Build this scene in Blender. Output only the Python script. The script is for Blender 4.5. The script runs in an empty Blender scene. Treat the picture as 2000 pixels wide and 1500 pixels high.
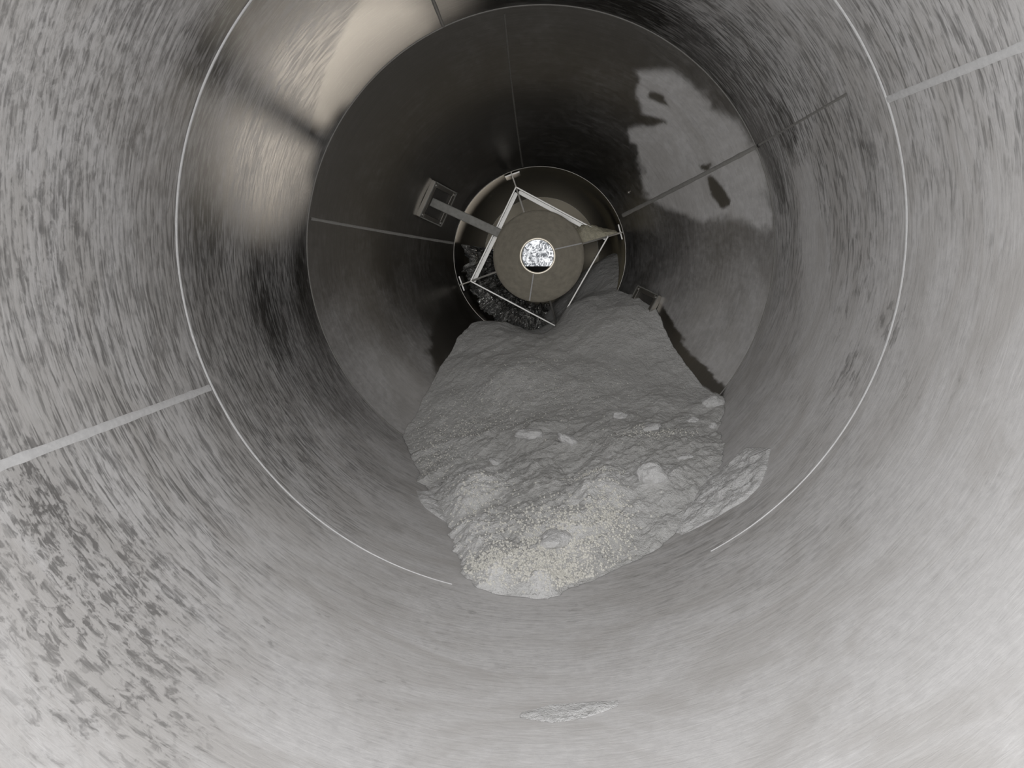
import bpy, bmesh, math
import numpy as np
from mathutils import Vector, Matrix

# ------------------------------------------------------------------ scene basics
S = bpy.context.scene
COL = S.collection
R = 1.25                       # barrel radius (m); tank axis runs along +Y
D1, D2, D3, D4 = 2.072 * R, 3.225 * R, 4.137 * R, 6.2 * R
RN = 0.469 * R                 # outlet neck radius
SL = (R - RN) / (D3 - D2)      # hopper cone slope
Y0 = -0.10                     # manway end of the barrel
CAM = np.array([0.032 * R, 0.0, -0.006 * R])
YAW, PITCH, F = 0.044, -0.170, 1450.0
rng = np.random.default_rng(7)


def rho(y):
    y = np.asarray(y, float)
    return np.where(y < D2, R, np.where(y < D3, R - SL * (y - D2), RN))


_cy, _sy, _cp, _sp = math.cos(YAW), math.sin(YAW), math.cos(PITCH), math.sin(PITCH)
CM = np.array([[_cy, -_sy, 0], [_sy, _cy, 0], [0, 0, 1]]) @ np.array([[1, 0, 0], [0, _cp, -_sp], [0, _sp, _cp]])


def ray(px, py):
    return CM @ np.array([(px - 1000) / F, 1.0, -(py - 750) / F])


def at(px, py, y):                         # point seen at that place of the photo, at depth y along the tank
    v = ray(px, py)
    return CAM + v * (y / v[1])


def wall_hit(px, py):                      # point of the tank wall seen there
    v = ray(px, py)
    t = np.linspace(0.3, D4 / v[1], 6000)
    P = CAM[None] + t[:, None] * v[None]
    out = np.hypot(P[:, 0], P[:, 2]) - rho(P[:, 1])
    k = np.argmax(out > 0)
    return P[k] if out[k] > 0 else P[-1]


def ty(p):                                 # angle from straight down (+ towards +x) and depth
    return math.atan2(p[0], -p[2]), p[1]


def wall_pt(th, y, inset=0.0):
    r = float(rho(y)) - inset
    return np.array([r * math.sin(th), y, -r * math.cos(th)])


# ------------------------------------------------------------------ numpy noise
def _hash(i, j, k, s):
    n = (i * 374761393 + j * 668265263 + k * 2147483647 + s * 974634777).astype(np.int64) & 0xffffffff
    n = ((n ^ (n >> 13)) * 1274126177) & 0xffffffff
    n = ((n ^ (n >> 16)) * 2246822519) & 0xffffffff
    return ((n ^ (n >> 15)) & 0xffff) / 65535.0


def vnoise(x, y, z=0.0, s=0):
    x, y, z = np.broadcast_arrays(np.asarray(x, float), np.asarray(y, float), np.asarray(z, float))
    i, j, k = np.floor(x).astype(np.int64), np.floor(y).astype(np.int64), np.floor(z).astype(np.int64)
    f, g, h = x - i, y - j, z - k
    f, g, h = (q * q * q * (q * (q * 6 - 15) + 10) for q in (f, g, h))
    r = 0
    for a in (0, 1):
        for b in (0, 1):
            for c in (0, 1):
                w = (f if a else 1 - f) * (g if b else 1 - g) * (h if c else 1 - h)
                r = r + w * _hash(i + a, j + b, k + c, s)
    return r - 0.5


def fbm(x, y, z=0.0, o=4, s=0, gain=0.5):
    r, a, t = 0, 1.0, 0
    for q in range(o):
        r = r + a * vnoise(x * 2 ** q + 13.7 * q, y * 2 ** q + 5.1 * q, np.asarray(z) * 2 ** q, s + q)
        t += a
        a *= gain
    return r / t * 1.6


def sstep(e0, e1, x):
    t = np.clip((x - e0) / (e1 - e0), 0, 1)
    return t * t * (3 - 2 * t)


# ------------------------------------------------------------------ object helpers
def mesh_obj(name, V, Fc, mat, parent=None, smooth=True, attrs=None):
    me = bpy.data.meshes.new(name)
    me.from_pydata([tuple(map(float, v)) for v in V], [], [tuple(int(q) for q in f) for f in Fc])
    if smooth:
        me.polygons.foreach_set('use_smooth', [True] * len(me.polygons))
    for k, a in (attrs or {}).items():
        at_ = me.attributes.new(k, 'FLOAT', 'POINT')
        at_.data.foreach_set('value', np.asarray(a, np.float32).ravel())
    me.materials.append(mat)
    me.update()
    o = bpy.data.objects.new(name, me)
    COL.objects.link(o)
    if parent:
        o.parent = parent
    return o


def tag(o, label=None, cat=None, group=None, kind=None):
    for k, v in (('label', label), ('category', cat), ('group', group), ('kind', kind)):
        if v:
            o[k] = v
    return o


def structure(o):
    o['kind'] = 'structure'
    return o


def empty(name, loc, label, cat, group=None):
    o = bpy.data.objects.new(name, None)
    o.location = tuple(map(float, loc))
    o.empty_display_size = 0.1
    COL.objects.link(o)
    return tag(o, label, cat, group)


def child(name, V, Fc, mat, root, smooth=False, attrs=None):
    L, q = np.zeros(3), root
    while q is not None:
        L, q = L + np.array(q.location), q.parent
    return mesh_obj(name, [np.asarray(v) - L for v in V], Fc, mat, root, smooth, attrs)


def grid_faces(n, m, off=0, wrap=False):           # n rows x m columns
    f = []
    mm = m if wrap else m - 1
    for i in range(n - 1):
        for j in range(mm):
            a, b = off + i * m + j, off + i * m + (j + 1) % m
            f.append((a, b, b + m, a + m))
    return f


def bevel_box(center, ex, ey, ez, hx, hy, hz, bev=0.0):
    """box with half sizes along the three unit axes, bevelled; returns verts and faces"""
    bm = bmesh.new()
    bmesh.ops.create_cube(bm, size=2.0)
    for v in bm.verts:
        v.co = Vector((v.co.x * hx, v.co.y * hy, v.co.z * hz))
    if bev:
        bmesh.ops.bevel(bm, geom=list(bm.edges), offset=bev, segments=2, affect='EDGES', profile=0.5)
    bm.verts.index_update()
    V = [center + ex * v.co.x + ey * v.co.y + ez * v.co.z for v in bm.verts]
    Fc = [[q.index for q in f.verts] for f in bm.faces]
    bm.free()
    return V, Fc


def unit(v):
    v = np.asarray(v, float)
    return v / np.linalg.norm(v)


def bar(a, b, w, h, up, bev=0.001):
    """straight bar from a to b, w across, h along 'up'"""
    a, b = np.asarray(a, float), np.asarray(b, float)
    ex = unit(b - a)
    ez = unit(np.asarray(up, float) - ex * np.dot(up, ex))
    ey = np.cross(ez, ex)
    return bevel_box((a + b) / 2, ex, ey, ez, np.linalg.norm(b - a) / 2, w / 2, h / 2, bev)


def merge(*parts):
    V, Fc = [], []
    for v, f in parts:
        o = len(V)
        V += list(v)
        Fc += [[q + o for q in p] for p in f]
    return V, Fc


# ------------------------------------------------------------------ materials
def new_mat(name):
    m = bpy.data.materials.new(name)
    m.use_nodes = True
    nt = m.node_tree
    nt.nodes.clear()
    out = nt.nodes.new('ShaderNodeOutputMaterial')
    return m, nt, out


def N(nt, kind, **kw):
    n = nt.nodes.new(kind)
    for k, v in kw.items():
        if k in n.inputs:
            n.inputs[k].default_value = v
        else:
            setattr(n, k, v)
    return n


def math_node(nt, op, a, b=None, c=None, clamp=False):
    n = nt.nodes.new('ShaderNodeMath')
    n.operation = op
    n.use_clamp = clamp
    for i, q in enumerate((a, b, c)):
        if q is None:
            continue
        if isinstance(q, (int, float)):
            n.inputs[i].default_value = q
        else:
            nt.links.new(q, n.inputs[i])
    return n.outputs[0]


def noise(nt, vec, scale, detail=4, rough=0.55, dist=0.0):
    n = N(nt, 'ShaderNodeTexNoise', Scale=scale, Detail=detail, Roughness=rough, Distortion=dist)
    nt.links.new(vec, n.inputs['Vector'])
    return n.outputs['Fac']


def mapping(nt, vec, sc, loc=(0, 0, 0)):
    n = N(nt, 'ShaderNodeMapping')
    n.inputs['Scale'].default_value = sc
    n.inputs['Location'].default_value = loc
    nt.links.new(vec, n.inputs['Vector'])
    return n.outputs['Vector']


def ramp(nt, fac, lo, hi):
    n = N(nt, 'ShaderNodeMapRange', interpolation_type='SMOOTHSTEP')
    n.inputs['From Min'].default_value = lo
    n.inputs['From Max'].default_value = hi
    nt.links.new(fac, n.inputs['Value'])
    return n.outputs['Result']


def mixcol(nt, fac, a, b):
    n = nt.nodes.new('ShaderNodeMix')
    n.data_type = 'RGBA'
    if isinstance(fac, (int, float)):
        n.inputs[0].default_value = fac
    else:
        nt.links.new(fac, n.inputs[0])
    for i, q in ((6, a), (7, b)):
        if isinstance(q, tuple):
            n.inputs[i].default_value = (*q, 1)
        else:
            nt.links.new(q, n.inputs[i])
    return n.outputs[2]


def bump(nt, h, strength, dist):
    n = N(nt, 'ShaderNodeBump', Strength=strength, Distance=dist)
    nt.links.new(h, n.inputs['Height'])
    return n.outputs['Normal']


def wall_material(name, streak=1.0, blotch=0.35, steel=(0.225, 0.218, 0.208), steel_rough=0.30,
                  dust=(0.64, 0.626, 0.617), gain=1.4):
    """bare brushed steel under a film of pale dust; the 'dust' attribute says how thick the film is, with some glare and shade painted in"""
    m, nt, out = new_mat(name)
    geo = N(nt, 'ShaderNodeTexCoord').outputs['Object']
    d = N(nt, 'ShaderNodeAttribute', attribute_name='dust').outputs['Fac']
    a = noise(nt, mapping(nt, geo, (12, 66, 12)), 1.0, 3, 0.55, 0.6)
    b = noise(nt, mapping(nt, geo, (5, 150, 5), (3, 1, 2)), 1.0, 3, 0.6, 0.3)
    c = noise(nt, mapping(nt, geo, (1, 1, 1), (5, 2, 8)), 30.0, 6, 0.65, 0.3)
    c2 = noise(nt, mapping(nt, geo, (1, 1, 1), (1, 9, 4)), 4.0, 4, 0.6)
    a2 = ramp(nt, a, .36, .62)
    c3 = ramp(nt, noise(nt, mapping(nt, geo, (1, 1.5, 1), (3, 3, 3)), 26.0, 7, 0.68, 0.6), .42, .58)
    sk = N(nt, 'ShaderNodeAttribute', attribute_name='streaky').outputs['Fac']
    fl = N(nt, 'ShaderNodeAttribute', attribute_name='flaky').outputs['Fac']
    s = math_node(nt, 'ADD', math_node(nt, 'MULTIPLY', math_node(nt, 'SUBTRACT', a2, .55), 0.30 * streak),
                  math_node(nt, 'MULTIPLY', math_node(nt, 'SUBTRACT', ramp(nt, b, .3, .7), .5), 0.24 * streak))
    s = math_node(nt, 'MULTIPLY', s, math_node(nt, 'ADD', sk, 1.0))
    s = math_node(nt, 'MULTIPLY', s, math_node(nt, 'SUBTRACT', 1.0, math_node(nt, 'MULTIPLY', ramp(nt, d, .72, 1.05), .6)))
    s = math_node(nt, 'ADD', s, math_node(nt, 'MULTIPLY', math_node(nt, 'SUBTRACT', c, .5), blotch))
    s = math_node(nt, 'ADD', s, math_node(nt, 'MULTIPLY', math_node(nt, 'SUBTRACT', c3, .55), fl))
    s = math_node(nt, 'ADD', s, math_node(nt, 'MULTIPLY', math_node(nt, 'SUBTRACT', c2, .5), 0.42))
    fac = math_node(nt, 'ADD', d, math_node(nt, 'MULTIPLY', s, gain))
    fk = N(nt, 'ShaderNodeAttribute', attribute_name='fleck').outputs['Fac']
    fn = noise(nt, mapping(nt, geo, (17, 32, 17), (4, 4, 7)), 1.0, 3, 0.55, 0.4)
    fn = ramp(nt, math_node(nt, 'ADD', fn, math_node(nt, 'MULTIPLY', fk, .22)), .71, .77)
    fac = math_node(nt, 'SUBTRACT', fac, math_node(nt, 'MULTIPLY', fn, math_node(nt, 'MULTIPLY', fk, .5)))
    fac = ramp(nt, fac, 0.0, 1.0)
    fac = math_node(nt, 'ADD', math_node(nt, 'MULTIPLY', fac, .56), math_node(nt, 'MULTIPLY', ramp(nt, d, .05, .95), .44))
    st = N(nt, 'ShaderNodeBsdfPrincipled', Metallic=1.0, Roughness=steel_rough)
    brushed = noise(nt, mapping(nt, geo, (2, 260, 2), (7, 3, 1)), 1.0, 2)
    sc = mixcol(nt, brushed, tuple(q * 0.88 for q in steel), tuple(min(1, q * 1.12) for q in steel))
    nt.links.new(sc, st.inputs['Base Color'])
    nt.links.new(bump(nt, brushed, 0.10, 0.002), st.inputs['Normal'])
    du = N(nt, 'ShaderNodeBsdfPrincipled', Roughness=0.75)
    du.inputs['Specular IOR Level'].default_value = 0.3
    dirt = noise(nt, mapping(nt, geo, (2.0, 4.0, 2.0), (6, 1, 3)), 1.0, 6, 0.62, 1.0)
    dc = mixcol(nt, ramp(nt, c, 0.3, 0.7), tuple(q * 0.9 for q in dust), dust)
    dc = mixcol(nt, ramp(nt, dirt, .62, .34), dc, (dust[0] * .80, dust[1] * .79, dust[2] * .775))
    nt.links.new(dc, du.inputs['Base Color'])
    fine = noise(nt, mapping(nt, geo, (1, 1, 1), (2, 2, 2)), 240.0, 3)
    h = math_node(nt, 'ADD', a, math_node(nt, 'MULTIPLY', fine, 0.15))
    nt.links.new(bump(nt, h, 0.25, 0.006), du.inputs['Normal'])
    mx = N(nt, 'ShaderNodeMixShader')
    nt.links.new(fac, mx.inputs[0])
    nt.links.new(st.outputs[0], mx.inputs[1])
    nt.links.new(du.outputs[0], mx.inputs[2])
    nt.links.new(mx.outputs[0], out.inputs[0])
    return m


def metal(name, col, rough, metallic=1.0, wear=0.12, scale=30.0, bumpy=0.1):
    m, nt, out = new_mat(name)
    geo = N(nt, 'ShaderNodeTexCoord').outputs['Object']
    n = noise(nt, geo, scale, 5)
    p = N(nt, 'ShaderNodeBsdfPrincipled', Metallic=metallic, Roughness=rough)
    nt.links.new(mixcol(nt, n, tuple(q * (1 - wear) for q in col), tuple(min(1, q * (1 + wear)) for q in col)), p.inputs['Base Color'])
    if bumpy:
        nt.links.new(bump(nt, n, bumpy, 0.003), p.inputs['Normal'])
    nt.links.new(p.outputs[0], out.inputs[0])
    return m


def powder_material(name, attr=True, grey=(0.64, 0.63, 0.61), white=(0.92, 0.91, 0.895)):
    m, nt, out = new_mat(name)
    geo = N(nt, 'ShaderNodeTexCoord').outputs['Object']
    p = N(nt, 'ShaderNodeBsdfPrincipled', Roughness=0.95)
    p.inputs['Specular IOR Level'].default_value = 0.15
    fine = noise(nt, geo, 150.0, 4, 0.7)
    mid = noise(nt, mapping(nt, geo, (1, 1, 1), (3, 3, 1)), 38.0, 5, 0.65)
    if attr:
        w = N(nt, 'ShaderNodeAttribute', attribute_name='fresh').outputs['Fac']
        w = math_node(nt, 'ADD', w, math_node(nt, 'MULTIPLY', math_node(nt, 'SUBTRACT', mid, 0.5), 1.1), clamp=True)
    else:
        w = ramp(nt, mid, 0.25, 0.6)
    c = mixcol(nt, w, grey, white)
    c = mixcol(nt, math_node(nt, 'MULTIPLY', ramp(nt, fine, 0.60, 0.72), 0.35), c, (0.20, 0.19, 0.175))
    c = mixcol(nt, math_node(nt, 'MULTIPLY', ramp(nt, fine, 0.40, 0.30), 0.35), c, (0.85, 0.84, 0.81))
    nt.links.new(c, p.inputs['Base Color'])
    h = math_node(nt, 'ADD', mid, math_node(nt, 'MULTIPLY', fine, 0.5))
    nt.links.new(bump(nt, h, 0.9, 0.02), p.inputs['Normal'])
    nt.links.new(p.outputs[0], out.inputs[0])
    return m


M_BARREL = wall_material('barrel_steel_dust')
M_CONE = wall_material('hopper_steel_dust', streak=0.35, blotch=0.5, gain=.85, steel=(0.25, 0.24, 0.225))
M_NECK = wall_material('neck_steel_dust_glow', streak=0.4, blotch=0.5, gain=0.9, steel=(0.085, 0.076, 0.06), dust=(0.62, 0.55, 0.38))  # dust tinted to carry the yellow glow on the neck's right wall
M_WELD = metal('weld_bead', (0.66, 0.655, 0.65), 0.6, 0.1, 0.2, 60.0, 0.3)
M_WELD_DARK = metal('ground_weld', (0.38, 0.37, 0.35), 0.5, 0.45, 0.2, 60.0, 0.3)
M_WELD_FAINT = metal('faint_weld', (0.30, 0.29, 0.27), 0.45, 0.85, 0.25, 60.0, 0.3)
M_BRACE = metal('bright_steel', (0.40, 0.39, 0.37), 0.42, 0.85)
M_PLATE = metal('dull_steel', (0.30, 0.285, 0.26), 0.42, 0.9)
M_DEFLECT = metal('dusty_deflector_steel', (0.42, 0.385, 0.315), 0.6, 0.35, 0.34, 26.0, 0.05)
M_RIM = metal('polished_rim', (0.90, 0.83, 0.70), 0.35, 0.5, 0.03)
M_DARK = metal('dark_recess', (0.07, 0.066, 0.06), 0.6, 0.3)
M_ARM = metal('weathered_tube', (0.27, 0.265, 0.245), 0.6, 0.4, 0.35, 45.0, 0.25)
M_POWDER = powder_material('powder')
M_LUMP = powder_material('powder_lumps', attr=False, grey=(0.78, 0.77, 0.755), white=(0.90, 0.89, 0.88))
M_CRUST = powder_material('caked_powder', attr=False, grey=(0.66, 0.65, 0.635), white=(0.82, 0.81, 0.80))
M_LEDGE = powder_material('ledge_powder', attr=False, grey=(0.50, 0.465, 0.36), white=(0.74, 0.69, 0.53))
M_GRAIN = metal('pale_granules', (0.74, 0.72, 0.66), 0.8, 0.0, 0.25, 90.0, 0.0)


# ------------------------------------------------------------------ dust film on the tank walls, with some glare and shade painted in
# (place in the photo -> thickness of the film there), turned into places on the wall
BARREL_DUST = [
    (40, 60, 0.62), (150, 200, 0.52), (300, 60, 0.42), (300, 300, 0.45), (420, 90, 0.20), (60, 400, 0.58), (200, 480, 0.50),
    (330, 560, 0.44), (60, 640, 0.60), (230, 680, 0.50), (360, 720, 0.46), (60, 820, 0.62), (180, 960, 0.58), (330, 900, 0.55),
    (90, 990, 0.40), (30, 1100, 0.86), (150, 1150, 0.62), (300, 1050, 0.64), (60, 1300, 0.92), (230, 1330, 0.66), (400, 1200, 0.74),
    (130, 1440, 0.96), (330, 1450, 0.72), (560, 1250, 0.92), (500, 1430, 0.98), (620, 1100, 0.80), (760, 1330, 1.00), (900, 1230, 0.92),
    (900, 1420, 1.00), (1080, 1380, 1.02), (1100, 1250, 0.92), (1300, 1250, 0.90), (1300, 1440, 1.05), (1480, 1150, 0.76),
    (1520, 1400, 0.95), (1700, 1250, 0.96), (1800, 1420, 1.05), (1900, 1100, 1.05), (1700, 1050, 0.88), (1600, 1050, 0.70),
    (1850, 850, 1.00), (1750, 800, 0.86), (1950, 650, 0.98), (1830, 600, 0.90), (1790, 450, 0.84), (1930, 400, 0.86), (1900, 250, 0.74),
    (1780, 260, 0.66), (1740, 60, 0.52), (1880, 60, 0.62), (1980, 120, 0.70), (1650, 20, 0.50),
    (440, 250, 0.36), (400, 420, 0.20), (380, 560, 0.24), (500, 180, 0.36), (470, 380, 0.44), (570, 430, 0.32), (590, 560, 0.10),
    (520, 600, 0.18), (460, 700, 0.26), (560, 820, 0.40), (640, 760, 0.24), (500, 850, 0.38), (680, 900, 0.56), (740, 880, 0.66),
    (640, 980, 0.58), (780, 1000, 0.84), (820, 1080, 0.90), (850, 1110, 0.92),
    (1480, 60, 0.46), (1400, 40, 0.34), (1560, 120, 0.50), (1330, 60, 0.14), (1420, 150, 0.18), (1500, 230, 0.24), (1540, 340, 0.48),
    (1600, 250, 0.48), (1680, 200, 0.58), (1590, 400, 0.80), (1600, 540, 0.92), (1560, 620, 0.76), (1650, 380, 0.60), (1680, 500, 0.64),
    (1720, 560, 0.74), (1540, 480, 0.54), (1620, 680, 0.96), (1520, 720, 0.74), (1700, 660, 0.80), (1560, 820, 0.96), (1640, 760, 0.76),
    (1600, 880, 0.76), (1480, 860, 0.80), (1440, 1010, 0.60), (1540, 940, 0.70), (1300, 1110, 0.64), (1150, 1180, 0.80), (1000, 1180, 0.90),
    (950, 0, 0.06), (1150, 0, 0.05), (1250, 20, 0.08), (870, 20, 0.10),
]
CONE_DUST = [
    (700, 250, .05), (800, 150, .05), (950, 60, .07), (1100, 50, .08), (1200, 90, .06), (650, 400, .06), (760, 340, .05), (900, 250, .05),
    (1060, 200, .07), (1150, 200, .10), (1000, 300, .05), (1200, 330, .06), (1300, 90, .14), (1400, 160, .16), (1480, 240, .22),
    (640, 520, .10), (760, 520, .06), (860, 500, .07), (680, 640, .34), (760, 620, .26), (830, 580, .10), (740, 720, .52), (790, 760, .62),
    (840, 700, .40), (880, 600, .06), (1230, 450, .16), (1260, 520, .22), (1320, 470, .20), (1420, 470, .30), (1490, 470, .34), (1320, 560, .40),
    (1440, 560, .50), (1300, 620, .52), (1380, 640, .62), (1470, 620, .60), (1400, 700, .66), (1430, 730, .66), (1350, 690, .5),
]
NECK_DUST_GLOW = [(1205, 485, .8), (1212, 530, .9), (1000, 360, .02), (1120, 380, .04), (920, 420, .04), (1200, 430, .15), (1212, 520, .55), (940, 480, .12), (900, 520, .05), (960, 430, .25)]  # high values on the right paint in the yellow glow there

PATCHES = [   # outline in the photo, film there, softness (m)
    # wiped steel high on the left of the barrel
    ([(745, -60), (690, 30), (640, 130), (612, 230), (608, 262), (640, 255), (720, 168), (800, 90), (868, 55), (905, 38), (930, -60)], .0, .030),
    # pale film on the upper right of the hopper
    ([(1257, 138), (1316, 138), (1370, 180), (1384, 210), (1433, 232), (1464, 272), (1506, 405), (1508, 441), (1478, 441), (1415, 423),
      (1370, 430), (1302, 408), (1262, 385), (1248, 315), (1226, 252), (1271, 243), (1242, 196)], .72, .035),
    ([(1268, 178), (1300, 188), (1306, 206), (1280, 200), (1262, 190)], .08, .015),
    ([(1236, 222), (1292, 232), (1300, 240), (1270, 246), (1240, 240)], .10, .015),
    ([(1378, 345), (1392, 345), (1430, 395), (1424, 406), (1404, 402), (1384, 375)], .04, .012),
    ([(1362, 320), (1385, 316), (1390, 326), (1366, 330)], .08, .012),
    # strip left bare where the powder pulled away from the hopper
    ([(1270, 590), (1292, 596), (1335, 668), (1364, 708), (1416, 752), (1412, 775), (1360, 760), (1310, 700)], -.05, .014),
    # shade beside the heap on the left, painted in as bare steel
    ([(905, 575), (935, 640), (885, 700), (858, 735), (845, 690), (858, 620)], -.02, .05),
    # glare band painted in as thick film, then bare streaks by the lapped joint
    ([(1545, 330), (1580, 325), (1600, 430), (1612, 560), (1590, 740), (1562, 820), (1560, 700), (1572, 560), (1562, 440)], 1.1, .05),
    ([(1500, 190), (1535, 190), (1552, 260), (1545, 300), (1520, 270)], .30, .03),
    ([(1645, 190), (1662, 190), (1705, 300), (1722, 420), (1700, 400), (1675, 290)], .50, .07),
    ([(1300, 95), (1345, 95), (1420, 165), (1500, 270), (1540, 400), (1525, 420), (1480, 290), (1400, 185)], .16, .03),
]


def pip(px, py, poly):
    x, y = poly[:, 0], poly[:, 1]
    ins = np.zeros(px.shape, bool)
    dist = np.full(px.shape, 1e9)
    n = len(poly)
    for i in range(n):
        x1, y1, x2, y2 = x[i], y[i], x[(i + 1) % n], y[(i + 1) % n]
        c = ((y1 > py) != (y2 > py)) & (px < (x2 - x1) * (py - y1) / ((y2 - y1) + 1e-12) + x1)
        ins ^= c
        dx, dy = x2 - x1, y2 - y1
        t = np.clip(((px - x1) * dx + (py - y1) * dy) / (dx * dx + dy * dy + 1e-12), 0, 1)
        dist = np.minimum(dist, np.hypot(px - x1 - t * dx, py - y1 - t * dy))
    return np.where(ins, dist, -dist)


def wrap(a):
    return (a + np.pi) % (2 * np.pi) - np.pi


def dust_map(th, y, anchors, seed=0):
    w, s = 0, 0
    for px, py, d in anchors:
        t0, y0 = ty(wall_hit(px, py))
        rr = 0.5 * (rho(y) + float(rho(y0)))
        q = (rr * wrap(th - t0) * 0.6) ** 2 + (y - y0) ** 2
        k = 1.0 / (q + 0.006) ** 1.6
        w = w + k
        s = s + k * d
    D = s / w
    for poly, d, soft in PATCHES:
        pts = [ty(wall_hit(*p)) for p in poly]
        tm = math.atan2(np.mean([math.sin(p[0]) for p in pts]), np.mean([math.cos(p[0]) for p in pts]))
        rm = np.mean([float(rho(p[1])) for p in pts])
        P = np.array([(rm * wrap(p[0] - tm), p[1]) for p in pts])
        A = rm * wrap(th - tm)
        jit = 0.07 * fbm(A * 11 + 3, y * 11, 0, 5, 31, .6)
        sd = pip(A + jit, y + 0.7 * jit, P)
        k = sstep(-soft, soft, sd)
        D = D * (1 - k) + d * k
    return D


FLECKS = [(1735, 640, .16, 1.0), (1650, 730, .16, 1.0), (1700, 520, .20, .8), (1560, 790, .14, .9), (1640, 620, .16, .8), (1780, 740, .14, .7), (1660, 460, .2, .6),
          (640, 1230, .18, .6), (740, 1330, .16, .8), (900, 1200, .22, .6), (1130, 1200, .18, .5), (500, 1200, .16, .7), (300, 1180, .2, .9), (560, 800, .2, .7),
          (80, 1000, .14, .9), (1900, 720, .2, .5), (1500, 1300, .2, .4), (1280, 1120, .14, .6), (120, 1380, .16, .8), (1560, 300, .25, .6)]

STREAKY = [(1560, 300, .45, 2.2), (1600, 450, .4, 1.6), (1480, 180, .4, 1.8), (1580, 640, .3, .5), (1880, 150, .5, .9), (1780, 280, .4, .4), (500, 430, .35, .6), (560, 150, .3, .9),
           (250, 880, .5, .8), (600, 900, .35, .5), (120, 700, .4, .3)]
FLAKY = [(140, 1150, .34, .75), (60, 1000, .2, .7), (250, 1350, .3, .5), (120, 150, .45, .3), (60, 450, .4, .3), (900, 1200, .3, .25), (1950, 1000, .3, .2)]


def revolve(name, mat, ys, nth, anchors, r_of=rho):
    th = np.linspace(0, 2 * np.pi, nth, endpoint=False)
    TH, Y = np.meshgrid(th, ys)
    r = r_of(Y)
    V = np.stack([r * np.sin(TH), Y, -r * np.cos(TH)], -1).reshape(-1, 3)
    f = [tuple(reversed(q)) for q in grid_faces(len(ys), nth, wrap=True)]
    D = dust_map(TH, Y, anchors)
    def spots(L):
        K = np.zeros_like(D)
        for px, py, sz, amt in L:
            t0, y0 = ty(wall_hit(px, py))
            q = (r * wrap(TH - t0)) ** 2 + (Y - y0) ** 2
            K = np.maximum(K, amt * np.exp(-q / (sz * sz)))
        return K
    o = mesh_obj(name, V, f, mat, attrs={'dust': D, 'fleck': spots(FLECKS), 'streaky': spots(STREAKY), 'flaky': spots(FLAKY)})
    return structure(o)


BARREL_DUST = [(a, b, d if d < .22 else d * .85 + .19) for a, b, d in BARREL_DUST]
revolve('wall_barrel', M_BARREL, np.linspace(Y0, D2, 230), 560, BARREL_DUST)
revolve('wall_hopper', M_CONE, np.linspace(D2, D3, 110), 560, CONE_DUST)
revolve('wall_neck', M_NECK, np.linspace(D3, D4, 40), 240, NECK_DUST_GLOW, lambda y: np.full_like(y, RN))


def annulus(name, y, r0, r1, mat, n=96, flip=False):
    th = np.linspace(0, 2 * np.pi, n, endpoint=False)
    V = [(r0 * math.sin(t), y, -r0 * math.cos(t)) for t in th] + [(r1 * math.sin(t), y, -r1 * math.cos(t)) for t in th]
    f = grid_faces(2, n, wrap=True)
    return mesh_obj(name, V, f, mat, smooth=False, attrs={'dust': np.full(len(V), -.2)})


R_MAN, R_OUT = 0.42, 0.155 * R
structure(annulus('wall_front', Y0, R_MAN, R, M_BARREL))       # tank head with the open manway the photo is taken through
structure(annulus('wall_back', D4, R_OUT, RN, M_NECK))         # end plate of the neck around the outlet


th_ = np.linspace(0, 2 * np.pi, 96, endpoint=False)
structure(mesh_obj('wall_unseen_light_baffle', [(R_OUT * math.sin(t), y, -R_OUT * math.cos(t)) for y in (5.02 * R, D4) for t in th_], grid_faces(2, 96, wrap=True), M_DARK))  # unseen tube added to keep the outlet film's light off the neck walls


# ------------------------------------------------------------------ weld seams
def strip(points, wid, mat, name, raise_=0.0025):
    """low weld bead along wall points [(theta, y)...]; wid (m)"""
    P = np.array([wall_pt(t, y, 0.0005) for t, y in points])
    n = len(P)
    V, prof = [], ((-.5, 0), (-.3, .75), (0, 1), (.3, .75), (.5, 0))
    for i in range(n):
        tg = unit(P[min(i + 1, n - 1)] - P[max(i - 1, 0)])
        t, y = points[i]
        k = SL if D2 < y < D3 else 0.0
        nr = unit(np.array([-math.sin(t), -k, math.cos(t)]))
        sd = unit(np.cross(tg, nr))
        w = wid[i] if hasattr(wid, '__len__') else wid
        w = w * (1 + 0.22 * float(vnoise(i * 0.31, 4.2, 0, 5)))
        for a, h in prof:
            V.append(P[i] + sd * w * a + nr * raise_ * h)
    return structure(mesh_obj(name, V, grid_faces(n, 5), mat))


def ring(y, wid, mat, name, n=361, raise_=0.0025):
    return strip([(t, y) for t in np.linspace(0, 2 * np.pi, n)], wid, mat, name, raise_)


def seam(p, q, wid, mat, name, raise_=0.002, n=80):
    (t0, y0), (t1, y1) = ty(wall_hit(*p)), ty(wall_hit(*q))
    dt = float(wrap(np.array(t1 - t0)))
    return strip([(t0 + dt * s, y0 + (y1 - y0) * s) for s in np.linspace(0, 1, n)], wid, mat, name, raise_)


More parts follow.
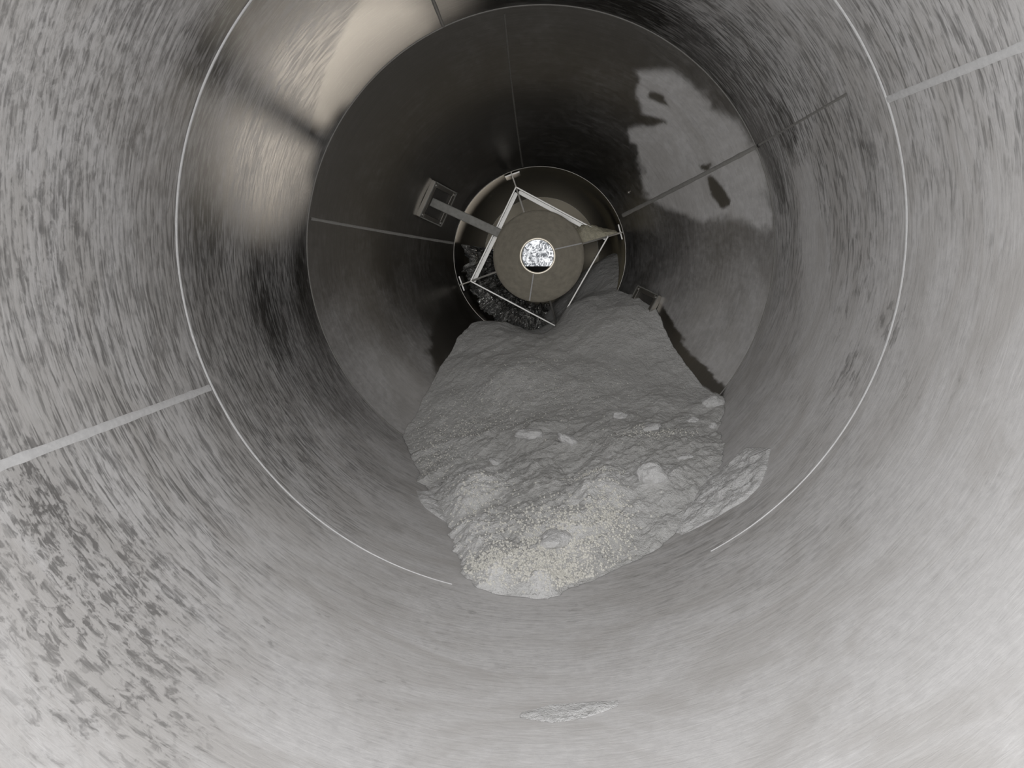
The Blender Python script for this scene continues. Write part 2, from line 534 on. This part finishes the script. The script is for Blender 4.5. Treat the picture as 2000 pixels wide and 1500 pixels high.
ta, tb = ty(wall_hit(1390, 1080))[0], ty(wall_hit(885, 1134))[0] + 2 * math.pi
strip([(t, D1) for t in np.linspace(ta, tb, 320)], 0.015 * np.clip(np.minimum(np.arange(320), 319 - np.arange(320)) / 45, .08, 1), M_WELD, 'trim_1', 0.004)
ring(D2, 0.014, M_WELD_DARK, 'trim_2', raise_=0.004)
ring(D3 - 0.004, 0.007, M_PLATE, 'trim_3', 241)
seam((410, 757), (-60, 932), 0.024, M_WELD, 'trim_4', 0.003)
seam((1733, 195), (2060, 66), 0.024, M_WELD, 'trim_5', 0.003)
seam((1482, 283), (1655, 183), 0.010, M_WELD_DARK, 'trim_6')
seam((866, 52), (838, -20), 0.018, M_WELD_DARK, 'trim_7', 0.004)
seam((985, 26), (1021, 326), 0.010, M_WELD_FAINT, 'trim_8')
seam((607, 427), (886, 475), 0.016, M_WELD_DARK, 'trim_9', 0.003)
seam((1480, 285), (1216, 421), 0.024, M_WELD_DARK, 'trim_10', 0.004)

# ------------------------------------------------------------------ the powder heap
EDGE = [(1050, 1168), (975, 1155), (905, 1085), (872, 1010), (838, 965), (812, 912), (785, 850),          # along the barrel, left
        (812, 812), (850, 735), (880, 690), (905, 640),                                               # hopper, left
        (1120, 1148), (1200, 1112), (1262, 1082), (1330, 1030), (1385, 955), (1408, 900), (1412, 830),   # barrel, right
        (1398, 762), (1365, 745), (1330, 705), (1305, 665), (1280, 612), (1218, 572)]                    # hopper, right
CTRL = [wall_hit(*p) for p in EDGE]
CTRL += [at(935, 628, 4.14 * R), at(1000, 633, 4.12 * R), at(1060, 655, 4.10 * R), at(1113, 598, 4.09 * R), at(1102, 606, 4.08 * R), at(1083, 645, 4.08 * R), at(1150, 575, 4.25 * R),
         at(1190, 545, 4.32 * R), at(1130, 540, 4.55 * R), at(1165, 518, 4.75 * R)]
CTRL += [np.array([-.36 * R, 4.36 * R, -.45 * R]), np.array([-.10 * R, 4.36 * R, -.47 * R]), np.array([-.25 * R, 4.7 * R, -.5 * R]),
         np.array([.0, 4.75 * R, -.42 * R])]
CTRL += [np.array([q * R, 1.95 * R, -1.16 * R]) for q in (-.4, 0, .4)]
CTRL = np.array(CTRL)


def tps_fit(P, z, lam=2e-3):
    n = len(P)
    d = np.linalg.norm(P[:, None] - P[None], axis=-1)
    K = np.where(d > 0, d * d * np.log(d + 1e-12), 0) + lam * np.eye(n)
    A = np.block([[K, np.c_[np.ones(n), P]], [np.c_[np.ones(n), P].T, np.zeros((3, 3))]])
    return np.linalg.solve(A, np.r_[z, 0, 0, 0])


TPS = tps_fit(CTRL[:, :2], CTRL[:, 2])


def tps(x, y):
    r = TPS[-3] + TPS[-2] * x + TPS[-1] * y
    for (cx, cyy), w in zip(CTRL[:, :2], TPS[:-3]):
        d2 = (x - cx) ** 2 + (y - cyy) ** 2
        r = r + w * 0.5 * d2 * np.log(d2 + 1e-12)
    return r


def powder_hit(px, py):
    v = ray(px, py)
    t = np.linspace(1.9 * R, 4.8 * R, 3000) / v[1]
    P = CAM[None] + t[:, None] * v[None]
    k = np.argmax(P[:, 2] < tps(P[:, 0], P[:, 1]))
    return P[k]


MOUNDS = [(932, 955, .105, .055), (1180, 955, .11, .040), (920, 1055, .10, .045), (965, 1135, .055, .045), (1060, 1152, .055, .035), (898, 1005, .07, .035),
          (1130, 1035, .11, .030), (1000, 735, .20, .055), (1272, 925, .06, .040), (1235, 640, .16, .030), (1040, 845, .07, .025), (870, 790, .12, .025),
          (1400, 785, .05, .03), (1020, 1030, .08, .025), (960, 1090, .08, .03), (1330, 870, .10, .025), (1120, 900, .12, -.025), (1000, 880, .14, -.02)]
MOUND3 = [(powder_hit(a, b), s, h) for a, b, s, h in MOUNDS]
FRESH = [(932, 955, .13, .8), (1180, 960, .14, .75), (920, 1055, .13, .9), (965, 1138, .07, .8), (1060, 1155, .07, .7), (898, 1005, .09, .7), (1085, 1045, .10, .6),
         (1130, 1030, .14, .5), (1272, 925, .09, .8), (870, 880, .14, .25), (1020, 740, .25, .18), (1240, 650, .3, .15), (1400, 785, .07, .6), (1280, 1000, .2, .3),
         (830, 880, .08, .3), (1200, 820, .08, .35)]
FRESH3 = [(powder_hit(a, b), s, h) for a, b, s, h in FRESH]


def heap_height(x, y):
    h = tps(x, y)
    for p, s, a in MOUND3:
        wob = 1 + 0.8 * fbm(x * 9, y * 9, 0, 3, 3)
        h = h + a * np.exp(-((x - p[0]) ** 2 + (y - p[1]) ** 2 * 0.6) / (s * s) * wob)
    front = sstep(3.35 * R, 2.6 * R, y)
    wx, wy = x + 0.05 * fbm(x * 5, y * 5, 0, 3, 21), y + 0.05 * fbm(x * 5 + 9, y * 5, 0, 3, 22)
    h = h + (0.030 + 0.012 * front) * fbm(wx * 4.2, wy * 4.2, 0, 5, 11)
    rid = 1 - np.abs(fbm((wx * .8 + wy * .6) * 2.4, (wy * .8 - wx * .6) * 7.5, 0, 4, 17)) * 3.2
    h = h + (0.004 + 0.012 * front) * np.clip(rid, -.5, 1)
    h = h + (0.006 + 0.013 * front) * fbm(x * 22, y * 22, 0, 4, 41, 0.6)
    return h


NY, NX = 460, 440
ys = np.concatenate([np.linspace(1.95 * R, 3.3 * R, 300), np.linspace(3.3 * R, 4.95 * R, NY - 300 + 1)[1:]])
rows, base = [], []
xs = np.linspace(-R, R, 901)
for y in ys:
    r = float(rho(y)) - 0.002
    h = heap_height(xs, np.full_like(xs, y))
    ok = (np.abs(xs) < r) & (h > -np.sqrt(np.maximum(r * r - xs * xs, 0))) & (h < np.sqrt(np.maximum(r * r - xs * xs, 0)))
    if not ok.any():
        continue
    xa, xb = xs[ok][0], xs[ok][-1]
    if xb - xa < 0.03:
        continue
    u = np.linspace(0, 1, NX)
    x = xa + (xb - xa) * u
    wall = -np.sqrt(np.maximum(r * r - x * x, 0))
    top = np.maximum(heap_height(x, np.full_like(x, y)), wall + 0.001)
    top[0] = min(top[0], top[1])
    rows.append(np.stack([x, np.full_like(x, y), top], 1))
    base.append(np.stack([x, np.full_like(x, y), np.minimum(wall, top - 0.0005)], 1))
n = len(rows)
top = np.array(rows).reshape(-1, 3)
bot = np.array(base).reshape(-1, 3)
fresh = 0.16 * sstep(3.3 * R, 2.4 * R, top[:, 1]) + 0.5 * fbm(top[:, 0] * 3.5, top[:, 1] * 3.5, 0, 4, 77)
for p, s, a in FRESH3:
    fresh = fresh + a * np.exp(-((top[:, 0] - p[0]) ** 2 + (top[:, 1] - p[1]) ** 2 * 0.7) / (s * s))
fresh = np.clip(fresh, 0, 1)
ft = grid_faces(n, NX)
N0 = n * NX
fb = [(a + N0, d + N0, c + N0, b + N0) for a, b, c, d in ft]
fs = []
for i in range(n - 1):
    a = i * NX
    fs.append((a, a + NX, a + NX + N0, a + N0))
    a = i * NX + NX - 1
    fs.append((a + NX, a, a + N0, a + NX + N0))
for j in range(NX - 1):
    fs.append((j + 1, j, j + N0, j + 1 + N0))
    a = (n - 1) * NX + j
    fs.append((a, a + 1, a + 1 + N0, a + N0))
heap = mesh_obj('powder_heap', np.vstack([top, bot]), ft + fb + fs, M_POWDER, attrs={'fresh': np.r_[fresh, fresh]})
tag(heap, 'large heap of pale grey powder sloping down from the hopper along the tank bottom', 'powder heap')


def on_heap(px, py):
    v = ray(px, py)
    t = np.linspace(1.95 * R, 4.8 * R, 3000) / v[1]
    P = CAM[None] + t[:, None] * v[None]
    k = np.argmax(P[:, 2] < heap_height(P[:, 0], P[:, 1]))
    return P[k]


# loose lumps on the heap
def lump(px, py, w, h, label, seed, flat=0.55, rz=0.0):
    p = on_heap(px, py)
    s = p[1] / F
    a, b = w * s / 2, h * s / 2
    bm = bmesh.new()
    bmesh.ops.create_icosphere(bm, subdivisions=4, radius=1.0)
    X = np.array([v.co[:] for v in bm.verts])
    f = [[q.index for q in fc.verts] for fc in bm.faces]
    bm.free()
    d = 1 + 0.55 * fbm(X[:, 0] * 1.3 + seed, X[:, 1] * 1.3, X[:, 2] * 1.3, 5, seed, 0.55)
    X = X * d[:, None]
    c, sn = math.cos(rz), math.sin(rz)
    X = X * np.array([a, max(a * .8, b), b * flat * 2])
    X = np.stack([X[:, 0] * c + X[:, 2] * sn, X[:, 1], -X[:, 0] * sn + X[:, 2] * c], 1)
    o = mesh_obj('powder_lump', X, f, M_LUMP)
    o.location = tuple(map(float, p - np.array([0, 0, b * 0.15])))
    return tag(o, label, 'powder lump', 'loose lumps of powder on the heap')


lump(1085, 1050, 74, 34, 'broad flat-faced white powder lump amid the granules near the front of the heap', 3, .5, -.18)
lump(1275, 925, 62, 40, 'largest pointed white powder lump on the right side of the heap', 5, .6, .1)
lump(1110, 858, 52, 20, 'thin curled white flake of powder across the middle of the heap', 8, .5, .45)
lump(970, 903, 34, 14, 'small slanted white flake of powder left of the middle of the heap', 11, .5, .55)
lump(1270, 835, 42, 16, 'long low white powder lump right of the curled flake', 14, .5, -.3)
lump(1354, 820, 28, 12, 'small flat white powder lump near the right wall, behind the round one', 17)
lump(1392, 832, 16, 16, 'tiny round white powder lump against the right wall', 20)
lump(1338, 892, 36, 14, 'low white powder lump behind and right of the largest pointed lump', 23, .5, -.2)
lump(1393, 784, 46, 24, 'rounded powder lump in the right corner at the end of the dark strip', 26)
lump(1212, 812, 28, 16, 'small white powder lump at the foot of the rear slope', 29)
lump(1035, 846, 56, 18, 'smooth wide powder lump at the foot of the rear slope, left of the curled flake', 32)

# granules: countless pale grains over the front of the heap
bm = bmesh.new()
bmesh.ops.create_icosphere(bm, subdivisions=1, radius=1.0)
IV = np.array([v.co[:] for v in bm.verts])
IF = np.array([[q.index for q in fc.verts] for fc in bm.faces])
bm.free()
GR = [(1110, 1070, 90, 40, 900), (1060, 1105, 130, 28, 1000), (1190, 1020, 40, 45, 500), (960, 1110, 70, 30, 500), (1160, 930, 45, 12, 220), (1130, 1140, 90, 14, 350),
      (1050, 1030, 140, 50, 500), (930, 990, 60, 50, 250), (850, 900, 50, 45, 260), (900, 830, 90, 50, 400), (1270, 850, 70, 18, 300), (1050, 780, 170, 70, 500)]
GV, GF, off = [], [], 0
for gx, gy, sx, sy, cnt in GR:
    c = powder_hit(gx, gy)
    k_ = c[1] / F
    gx_ = c[0] + rng.normal(size=cnt) * sx * .6 * k_
    gy_ = c[1] + rng.normal(size=cnt) * sy * .6 * k_ * 1.7
    gz_ = heap_height(gx_, gy_)
    for x, y, z in zip(gx_, gy_, gz_):
        if math.hypot(x, z) > float(rho(y)) - 0.012:
            continue
        r = rng.uniform(.0022, .0048) * (1.25 if gy > 980 else .8)
        GV.append(IV * rng.uniform(.7, 1.2, 3) * r + np.array([x, y, z + r * .3]))
        GF.append(IF + off)
        off += len(IV)
gr = mesh_obj('powder_granules', np.vstack(GV), np.vstack(GF), M_GRAIN, smooth=False)
tag(gr, 'pale beige granules strewn over the front of the powder heap', 'granules', kind='stuff')


# powder caked on the wall
def crust(inner, outer, thick, label, name='powder_crust', n=90, m=60, seed=3):
    def resample(P, k):
        P = np.array([ty(wall_hit(*p)) for p in P])
        d = np.r_[0, np.cumsum(np.linalg.norm(np.diff(P, axis=0), axis=1))]
        s = np.linspace(0, d[-1], k)
        return np.stack([np.interp(s, d, P[:, 0]), np.interp(s, d, P[:, 1])], 1)
    A, B = resample(inner, n), resample(outer, n)
    t = np.linspace(0, 1, m)
    G = A[:, None] * (1 - t)[None, :, None] + B[:, None] * t[None, :, None]
    s = np.linspace(0, 1, n)[:, None] * np.ones((1, m))
    T = t[None] * np.ones((n, 1))
    TH, Y = G[..., 0], G[..., 1]
    j = fbm(TH * 14, Y * 14, 0, 4, seed)
    TH = TH + .02 * j * (np.sin(np.pi * T) * .6 + .4)
    env = (np.clip(np.sin(np.pi * s), 0, 1) ** .35) * (np.clip(np.sin(np.pi * T), 0, 1) ** .35)
    nn = fbm(TH * 11, Y * 16, 0, 5, seed + 9, .6)
    rr = 1 - np.abs(fbm(TH * 8, Y * 20, 0, 3, seed + 4)) * 3
    h = env * thick * (.65 + .9 * nn + .25 * rr) - 0.001
    r = R - np.maximum(h, 0.0006)
    V = np.stack([r * np.sin(TH), Y, -r * np.cos(TH)], -1).reshape(-1, 3)
    W = np.stack([(R - .0003) * np.sin(TH), Y, -(R - .0003) * np.cos(TH)], -1).reshape(-1, 3)
    f = grid_faces(n, m)
    k = n * m
    g = [(a + k, d + k, c + k, b + k) for a, b, c, d in f]
    o = mesh_obj(name, np.vstack([V, W]), f + g, M_CRUST)
    return tag(o, label, name.replace('_', ' '))


crust([(1462, 872), (1424, 906), (1396, 926), (1368, 952), (1340, 1000), (1312, 1034)],
      [(1506, 874), (1500, 912), (1482, 952), (1456, 978), (1424, 996), (1330, 1046)], 0.040,
      'rough white crust of powder caked on the right wall beside the heap')
crust([(812, 958), (840, 962), (872, 968)], [(830, 992), (852, 1008), (874, 1022)], 0.030,
      'small flaky white crust of powder on the left wall beside the heap', n=40, m=30, seed=13)
crust([(1020, 1392), (1080, 1376), (1140, 1372), (1208, 1368)], [(1016, 1402), (1080, 1412), (1130, 1406), (1206, 1380)], 0.008,
      'thin white powder smear on the tank bottom in front of the heap', name='powder_smear', n=80, m=40, seed=23)

# ------------------------------------------------------------------ deflector cone and its braces
YR, YH = 3.78 * R, 3.60 * R                 # rim and hole planes
pc, ph = at(1052, 501, YR), at(1050, 500, YH)
RR, RH = 87.5 / F * YR, 32.5 / F * YH
defl = empty('deflector_cone', pc, 'dull steel deflector cone with a round central hole, braced inside the neck', 'deflector cone')
V, nth = [], 120
prof = []
for s in np.linspace(0, 1, 14):
    prof.append((RH + (RR - RH) * s, YH + (YR - YH) * s, s))
for s in np.linspace(1, 0, 14):
    prof.append((RH + .002 + (RR - RH) * s - .001, YH + (YR - YH) * s + .008, s))
for r, y, s in prof:
    for k in range(nth):
        t = 2 * math.pi * k / nth
        c = ph + (pc - ph) * s
        V.append((c[0] + r * math.sin(t), y, c[2] - r * math.cos(t)))
child('cone', V, grid_faces(len(prof), nth, wrap=True), M_DEFLECT, defl, True)
V = []
for k in range(nth):                         # bright rolled edge round the hole
    t = 2 * math.pi * k / nth
    for j in range(10):
        a = 2 * math.pi * j / 10
        q = RH + .001 + .0065 * math.cos(a)
        V.append((ph[0] + q * math.sin(t), YH + .0065 * math.sin(a) - .002, ph[2] - q * math.cos(t)))
f = [(k * 10 + j, k * 10 + (j + 1) % 10, ((k + 1) % nth) * 10 + (j + 1) % 10, ((k + 1) % nth) * 10 + j) for k in range(nth) for j in range(10)]
rim = child('hole_rim', V, f, M_RIM, defl, True)
rim['label'] = 'bright rolled edge'
for a, b in (((1083, 487), (1137, 475)), ((1042, 535), (1034, 588))):
    pts = []
    for s in np.linspace(0.02, .98, 2):
        px, py = a[0] + (b[0] - a[0]) * s, a[1] + (b[1] - a[1]) * s
        pts.append(at(px, py, YH + (YR - YH) * s - .003))
    child('weld_line', *bar(pts[0], pts[1],   .008, .004, (0, -1, 0)), M_WELD, defl)

YN = 4.10 * R
NODE = {'top': at(1008, 366, YN), 'right': at(1187, 462, YN), 'left': at(920, 549, YN), 'bottom': at(1087, 637, YN)}
AX = np.array([0, 1.0, 0])
for k, p in NODE.items():
    rad = unit(np.array([p[0] - pc[0], 0, p[2] - pc[2]]))
    tan = np.cross(AX, rad)
    r_n = math.hypot(p[0], p[2])
    # gusset: a radial plate from behind the cone out to the neck wall
    q_in = p - rad * (np.linalg.norm((p - pc) * [1, 0, 1]) - RR * .78)
    q_out = p + rad * (RN - r_n - .004)
    prof2 = [q_in + AX * (-.24 if k != 'top' else -.20), p, q_out + AX * .02, q_out + AX * .42, q_in + AX * .30]
    th_ = .004 if k != 'right' else .005
    Vg = [q + tan * th_ for q in prof2] + [q - tan * th_ for q in prof2]
    m_ = len(prof2)
    Fg = [list(range(m_)), list(range(2 * m_ - 1, m_ - 1, -1))] + [[i, i + m_, (i + 1) % m_ + m_, (i + 1) % m_] for i in range(m_)]
    g = child('gusset', Vg, Fg, M_PLATE, defl)
    e = child('edge_bar', *bar(q_in + AX * (-.245 if k != 'top' else -.205), p - AX * .005, .012, .012, tan), M_BRACE, g)
    # mounting plate lying against the neck wall
    c0 = rad * (RN - .016) + AX * (D3 + .11)
    V1, F1 = bevel_box(c0, rad, tan, AX, .004, .052, .11, .001)
    mp = child('mounting_plate', V1, F1, M_PLATE, defl)
    child('plate_edge', *bevel_box(c0 - AX * .112, rad, tan, AX, .0045, .052, .003, .0005), M_BRACE, mp)


def l_bar(a, b, flange):
    inw = unit(-(a + b) * np.array([.5, 0, .5]))
    p = bar(a, b, .010, .05, AX)
    if flange:
        q = bar(a + inw * flange / 2 + AX * .02, b + inw * flange / 2 + AX * .02, flange, .006, AX)
        return merge(p, q)
    return p


for a, b, fl in (('top', 'left', .030), ('top', 'right', .030), ('left', 'bottom', .0), ('right', 'bottom', .0)):
    child('brace_bar', *l_bar(NODE[a], NODE[b], fl), M_BRACE, defl)

# powder caught on the right gusset
p = NODE['right']
rad = unit(np.array([p[0] - pc[0], 0, p[2] - pc[2]]))
nrm = np.array([-rad[2], 0, rad[0]])
n_, m_ = 70, 40
s = np.linspace(0, 1, n_)[:, None] * np.ones((1, m_))
t = np.linspace(0, 1, m_)[None] * np.ones((n_, 1))
r0, r1 = 60 / F * YN, 156 / F * YN
P0 = np.array([pc[0], 0, pc[2]])
hh = (.13 * (1 - s) ** .5 * (.45 + .55 * (1 - s)) + .03) * np.clip(np.sin(np.pi * np.clip(s * .96 + .04, 0, 1)), 0, 1) ** .3
hh = hh * np.clip(np.sin(np.pi * np.clip(t, 0, 1)), 0, 1) ** .45 * (1 + .5 * fbm(s * 5, t * 5, 0, 4, 51)) + .0055
yy = YN - .045 - .10 * (1 - s) + t * (.34)
V = (P0[None, None] + rad[None, None] * (r0 + (r1 - r0) * s)[..., None] + nrm[None, None] * hh[..., None] + AX[None, None] * yy[..., None]).reshape(-1, 3)
Wb = (P0[None, None] + rad[None, None] * (r0 + (r1 - r0) * s)[..., None] + nrm[None, None] * .0052 + AX[None, None] * yy[..., None]).reshape(-1, 3)
f = grid_faces(n_, m_)
k = n_ * m_
led = mesh_obj('powder_drift', np.vstack([V, Wb]), f + [(a + k, d + k, c + k, b + k) for a, b, c, d in f], M_LEDGE)
tag(led, 'small yellowish powder drift lying on the right gusset beside the deflector cone', 'powder drift')


# ------------------------------------------------------------------ square flanged sockets on the hopper wall
def socket(px, py, label, with_arm):
    c = wall_hit(px, py)
    t, y = ty(c)
    nrm = unit(np.array([-math.sin(t), -SL, math.cos(t)]))          # into the tank
    tan = np.array([math.cos(t), 0, math.sin(t)])
    up = unit(np.cross(nrm, tan))
    if up[1] > 0:
        up = -up
    root = empty('flanged_socket', c, label, 'socket', 'square sockets on the hopper wall')
    H, h, d = .122, .088, .034
    fr = []
    for a, b, l in ((up, tan, H), (-up, tan, H), (tan, up, h), (-tan, up, h)):
        fr.append(bevel_box(c + nrm * (d / 2 + .002) + a * (H + h) / 2, a, b, nrm, (H - h) / 2, l, d / 2, .003))
    child('flange', *merge(*fr), M_PLATE, root)
    rimv = []
    for a, b in ((up, tan), (-up, tan), (tan, up), (-tan, up)):
        rimv.append(bevel_box(c + nrm * (d + .003) + a * (H - .004), a, b, nrm, .004, H, .002, .0005))
    child('flange_edge', *merge(*rimv), M_ARM, root)
    child('recess', *bevel_box(c + nrm * .006, up, tan, nrm, h, h, .003), M_DARK, root)
    for a in (-1, 1):
        for b in (-1, 1):
            q = c + nrm * (d + .004) + up * a * (H - .022) + tan * b * (H - .022)
            child('bolt', *bevel_box(q, up, tan, nrm, .006, .006, .004, .002), M_BRACE, root)
    if with_arm:
        a0 = at(834, 390, c[1] - .01)
        a1 = at(1000, 467, YR + .07)
        arm = child('arm', *bar(a0, a1, .056, .056, AX, .005), M_ARM, root)
        arm['label'] = 'square steel tube arm'
    return root


socket(849, 396, 'square flanged socket on the left hopper wall with a tube arm to the cone', True)
socket(1256, 603, 'square flanged socket on the right hopper wall half buried in the powder heap', False)

# stud on the hopper wall
c = wall_hit(1229, 375)
t, y = ty(c)
nrm = unit(np.array([-math.sin(t), -SL, math.cos(t)]))
tan = np.array([math.cos(t), 0, math.sin(t)])
V, Fc = [], []
for k in range(4):
    for j in range(14):
        a = 2 * math.pi * j / 14
        rr_, hh_ = ((.011, .0), (.011, .010), (.008, .014), (.002, .015))[k]
        V.append(nrm * hh_ + (tan * math.cos(a) + np.cross(nrm, tan) * math.sin(a)) * rr_)
st = mesh_obj('stud', V, grid_faces(4, 14, wrap=True) + [list(range(42, 56))], M_PLATE)
st.location = tuple(map(float, c))
tag(st, 'tiny steel stud on the hopper wall above the right end of the neck', 'stud')

# ------------------------------------------------------------------ plastic film in the neck and over the outlet
m, nt, out = new_mat('crumpled_film')
geo = N(nt, 'ShaderNodeTexCoord').outputs['Object']
p_ = N(nt, 'ShaderNodeBsdfPrincipled', Roughness=0.12)
p_.inputs['Base Color'].default_value = (.34, .335, .32, 1)
p_.inputs['Specular IOR Level'].default_value = 0.9
p_.inputs['Metallic'].default_value = 0.7
nt.links.new(bump(nt, noise(nt, geo, 38.0, 3, .6, 1.2), .7, .02), p_.inputs['Normal'])
nt.links.new(p_.outputs[0], out.inputs[0])
M_FILM = m

m, nt, out = new_mat('translucent_film')
geo = N(nt, 'ShaderNodeTexCoord').outputs['Object']
n1 = noise(nt, mapping(nt, geo, (1, 1, 1)), 15.0, 4, .6, 2.5)
tr = N(nt, 'ShaderNodeBsdfTranslucent')
nt.links.new(mixcol(nt, ramp(nt, n1, .40, .66), (.10, .105, .115), (.92, .93, .95)), tr.inputs['Color'])
gl = N(nt, 'ShaderNodeBsdfGlossy', Roughness=.15)
mx = N(nt, 'ShaderNodeMixShader')
mx.inputs[0].default_value = .1
nt.links.new(tr.outputs[0], mx.inputs[1])
nt.links.new(gl.outputs[0], mx.inputs[2])
nt.links.new(mx.outputs[0], out.inputs[0])
M_TRANS = m

n_, m_ = 90, 110
ya, yb = 4.22 * R, 5.4 * R
yy = np.linspace(ya, yb, n_)[:, None] * np.ones((1, m_))
tt = np.linspace(math.radians(-98), math.radians(10), m_)[None] * np.ones((n_, 1))
cr = np.abs(fbm(tt * 4 + yy * 3, yy * 7, 0, 4, 61)) * 2.2 + np.abs(fbm(tt * 9, yy * 13 - tt * 4, 0, 3, 66)) * .9
off_ = .012 + .12 * np.clip(cr, 0, 1) + .05 * sstep(ya, yb, yy)
rr_ = RN - off_
V = np.stack([rr_ * np.sin(tt), yy, -rr_ * np.cos(tt)], -1).reshape(-1, 3)
film = mesh_obj('plastic_sheet', V, grid_faces(n_, m_), M_FILM, smooth=False)
sol = film.modifiers.new('thickness', 'SOLIDIFY')
sol.thickness = .0015
sol.offset = 0
tag(film, 'crumpled shiny dark plastic sheet lining the lower left of the neck', 'plastic sheet')

n_, m_ = 48, 72
s = np.linspace(0.0, 1, n_)[:, None] * np.ones((1, m_))
tt = np.linspace(0, 2 * np.pi, m_, endpoint=False)[None] * np.ones((n_, 1))
xx, zz = s * R_OUT * np.sin(tt), -s * R_OUT * np.cos(tt)
yv = D4 + .012 + .05 * np.abs(fbm(xx * 14, zz * 14, 0, 4, 71)) * (1 - s ** 6)
V = np.stack([xx, yv, zz], -1).reshape(-1, 3)
oc = mesh_obj('outlet_film', V, grid_faces(n_, m_, wrap=True), M_TRANS)
tag(oc, 'bright translucent plastic film seen through the hole of the deflector cone', 'plastic film')
z0 = at(1050, 520, D4 - .03)[2]
V, Fc = bevel_box(np.array([0, D4 - .014, (z0 - .40) / 2 - .0]), np.array([1., 0, 0]), AX, np.array([0, 0, 1.]), R_OUT * .9, .006, abs(z0 + .40) / 2, .002)
sg = mesh_obj('slide_gate', V, Fc, M_DARK, smooth=False)
tag(sg, 'dark straight-edged gate plate across the bottom of the hole in the deflector cone', 'gate')


# ------------------------------------------------------------------ light and camera
def area(name, loc, target, size, energy, col, spread=180):
    L = bpy.data.lights.new(name, 'AREA')
    L.shape = 'DISK'
    L.size = size
    L.energy = energy
    L.color = col
    L.spread = math.radians(spread)
    o = bpy.data.objects.new(name, L)
    o.location = loc
    d = Vector(target) - Vector(loc)
    o.rotation_euler = d.to_track_quat('-Z', 'Y').to_euler()
    COL.objects.link(o)
    return o


area('manway_daylight', (-.10, -.06, .08), (.19, 1.0, -.25), .55, 45.0, (.975, .985, 1.0))
area('outlet_daylight', (0, D4 + .12, 0), (0, 0, 0), .55, 1.1, (1.0, .98, .96))
L = bpy.data.lights.new('added_neck_spot', 'SPOT')          # unseen warm spot added in the neck, behind the deflector, for the wall glare
L.energy, L.color, L.shadow_soft_size = 11.5, (1.0, .91, .80), .07
L.spot_size, L.spot_blend = math.radians(36), .8
o = bpy.data.objects.new('added_neck_spot', L)
o.location = (0.03, 4.99 * R, -0.06)
o.rotation_euler = (Vector(wall_hit(672, 182)) - Vector(o.location)).to_track_quat('-Z', 'Y').to_euler()
COL.objects.link(o)

w = bpy.data.worlds.new('sky')
S.world = w
w.use_nodes = True
w.node_tree.nodes['Background'].inputs[0].default_value = (.8, .85, .9, 1)
w.node_tree.nodes['Background'].inputs[1].default_value = 0.6

cd = bpy.data.cameras.new('camera')
cd.sensor_width = 36.0
cd.lens = F / 2000 * 36.0
cd.clip_start = 0.02
co = bpy.data.objects.new('camera', cd)
co.location = tuple(CAM)
co.rotation_euler = (math.pi / 2 + PITCH, 0, YAW)
COL.objects.link(co)
S.camera = co

S.view_settings.view_transform = 'Standard'
S.view_settings.look = 'None'
S.view_settings.exposure = 0.0
S.view_settings.gamma = 1.0
S.view_settings.use_curve_mapping = False
S.cycles.use_denoising = True
S.cycles.max_bounces = 7
S.cycles.use_adaptive_sampling = True
S.cycles.adaptive_threshold = 0.02
S.cycles.sample_clamp_indirect = 4.0
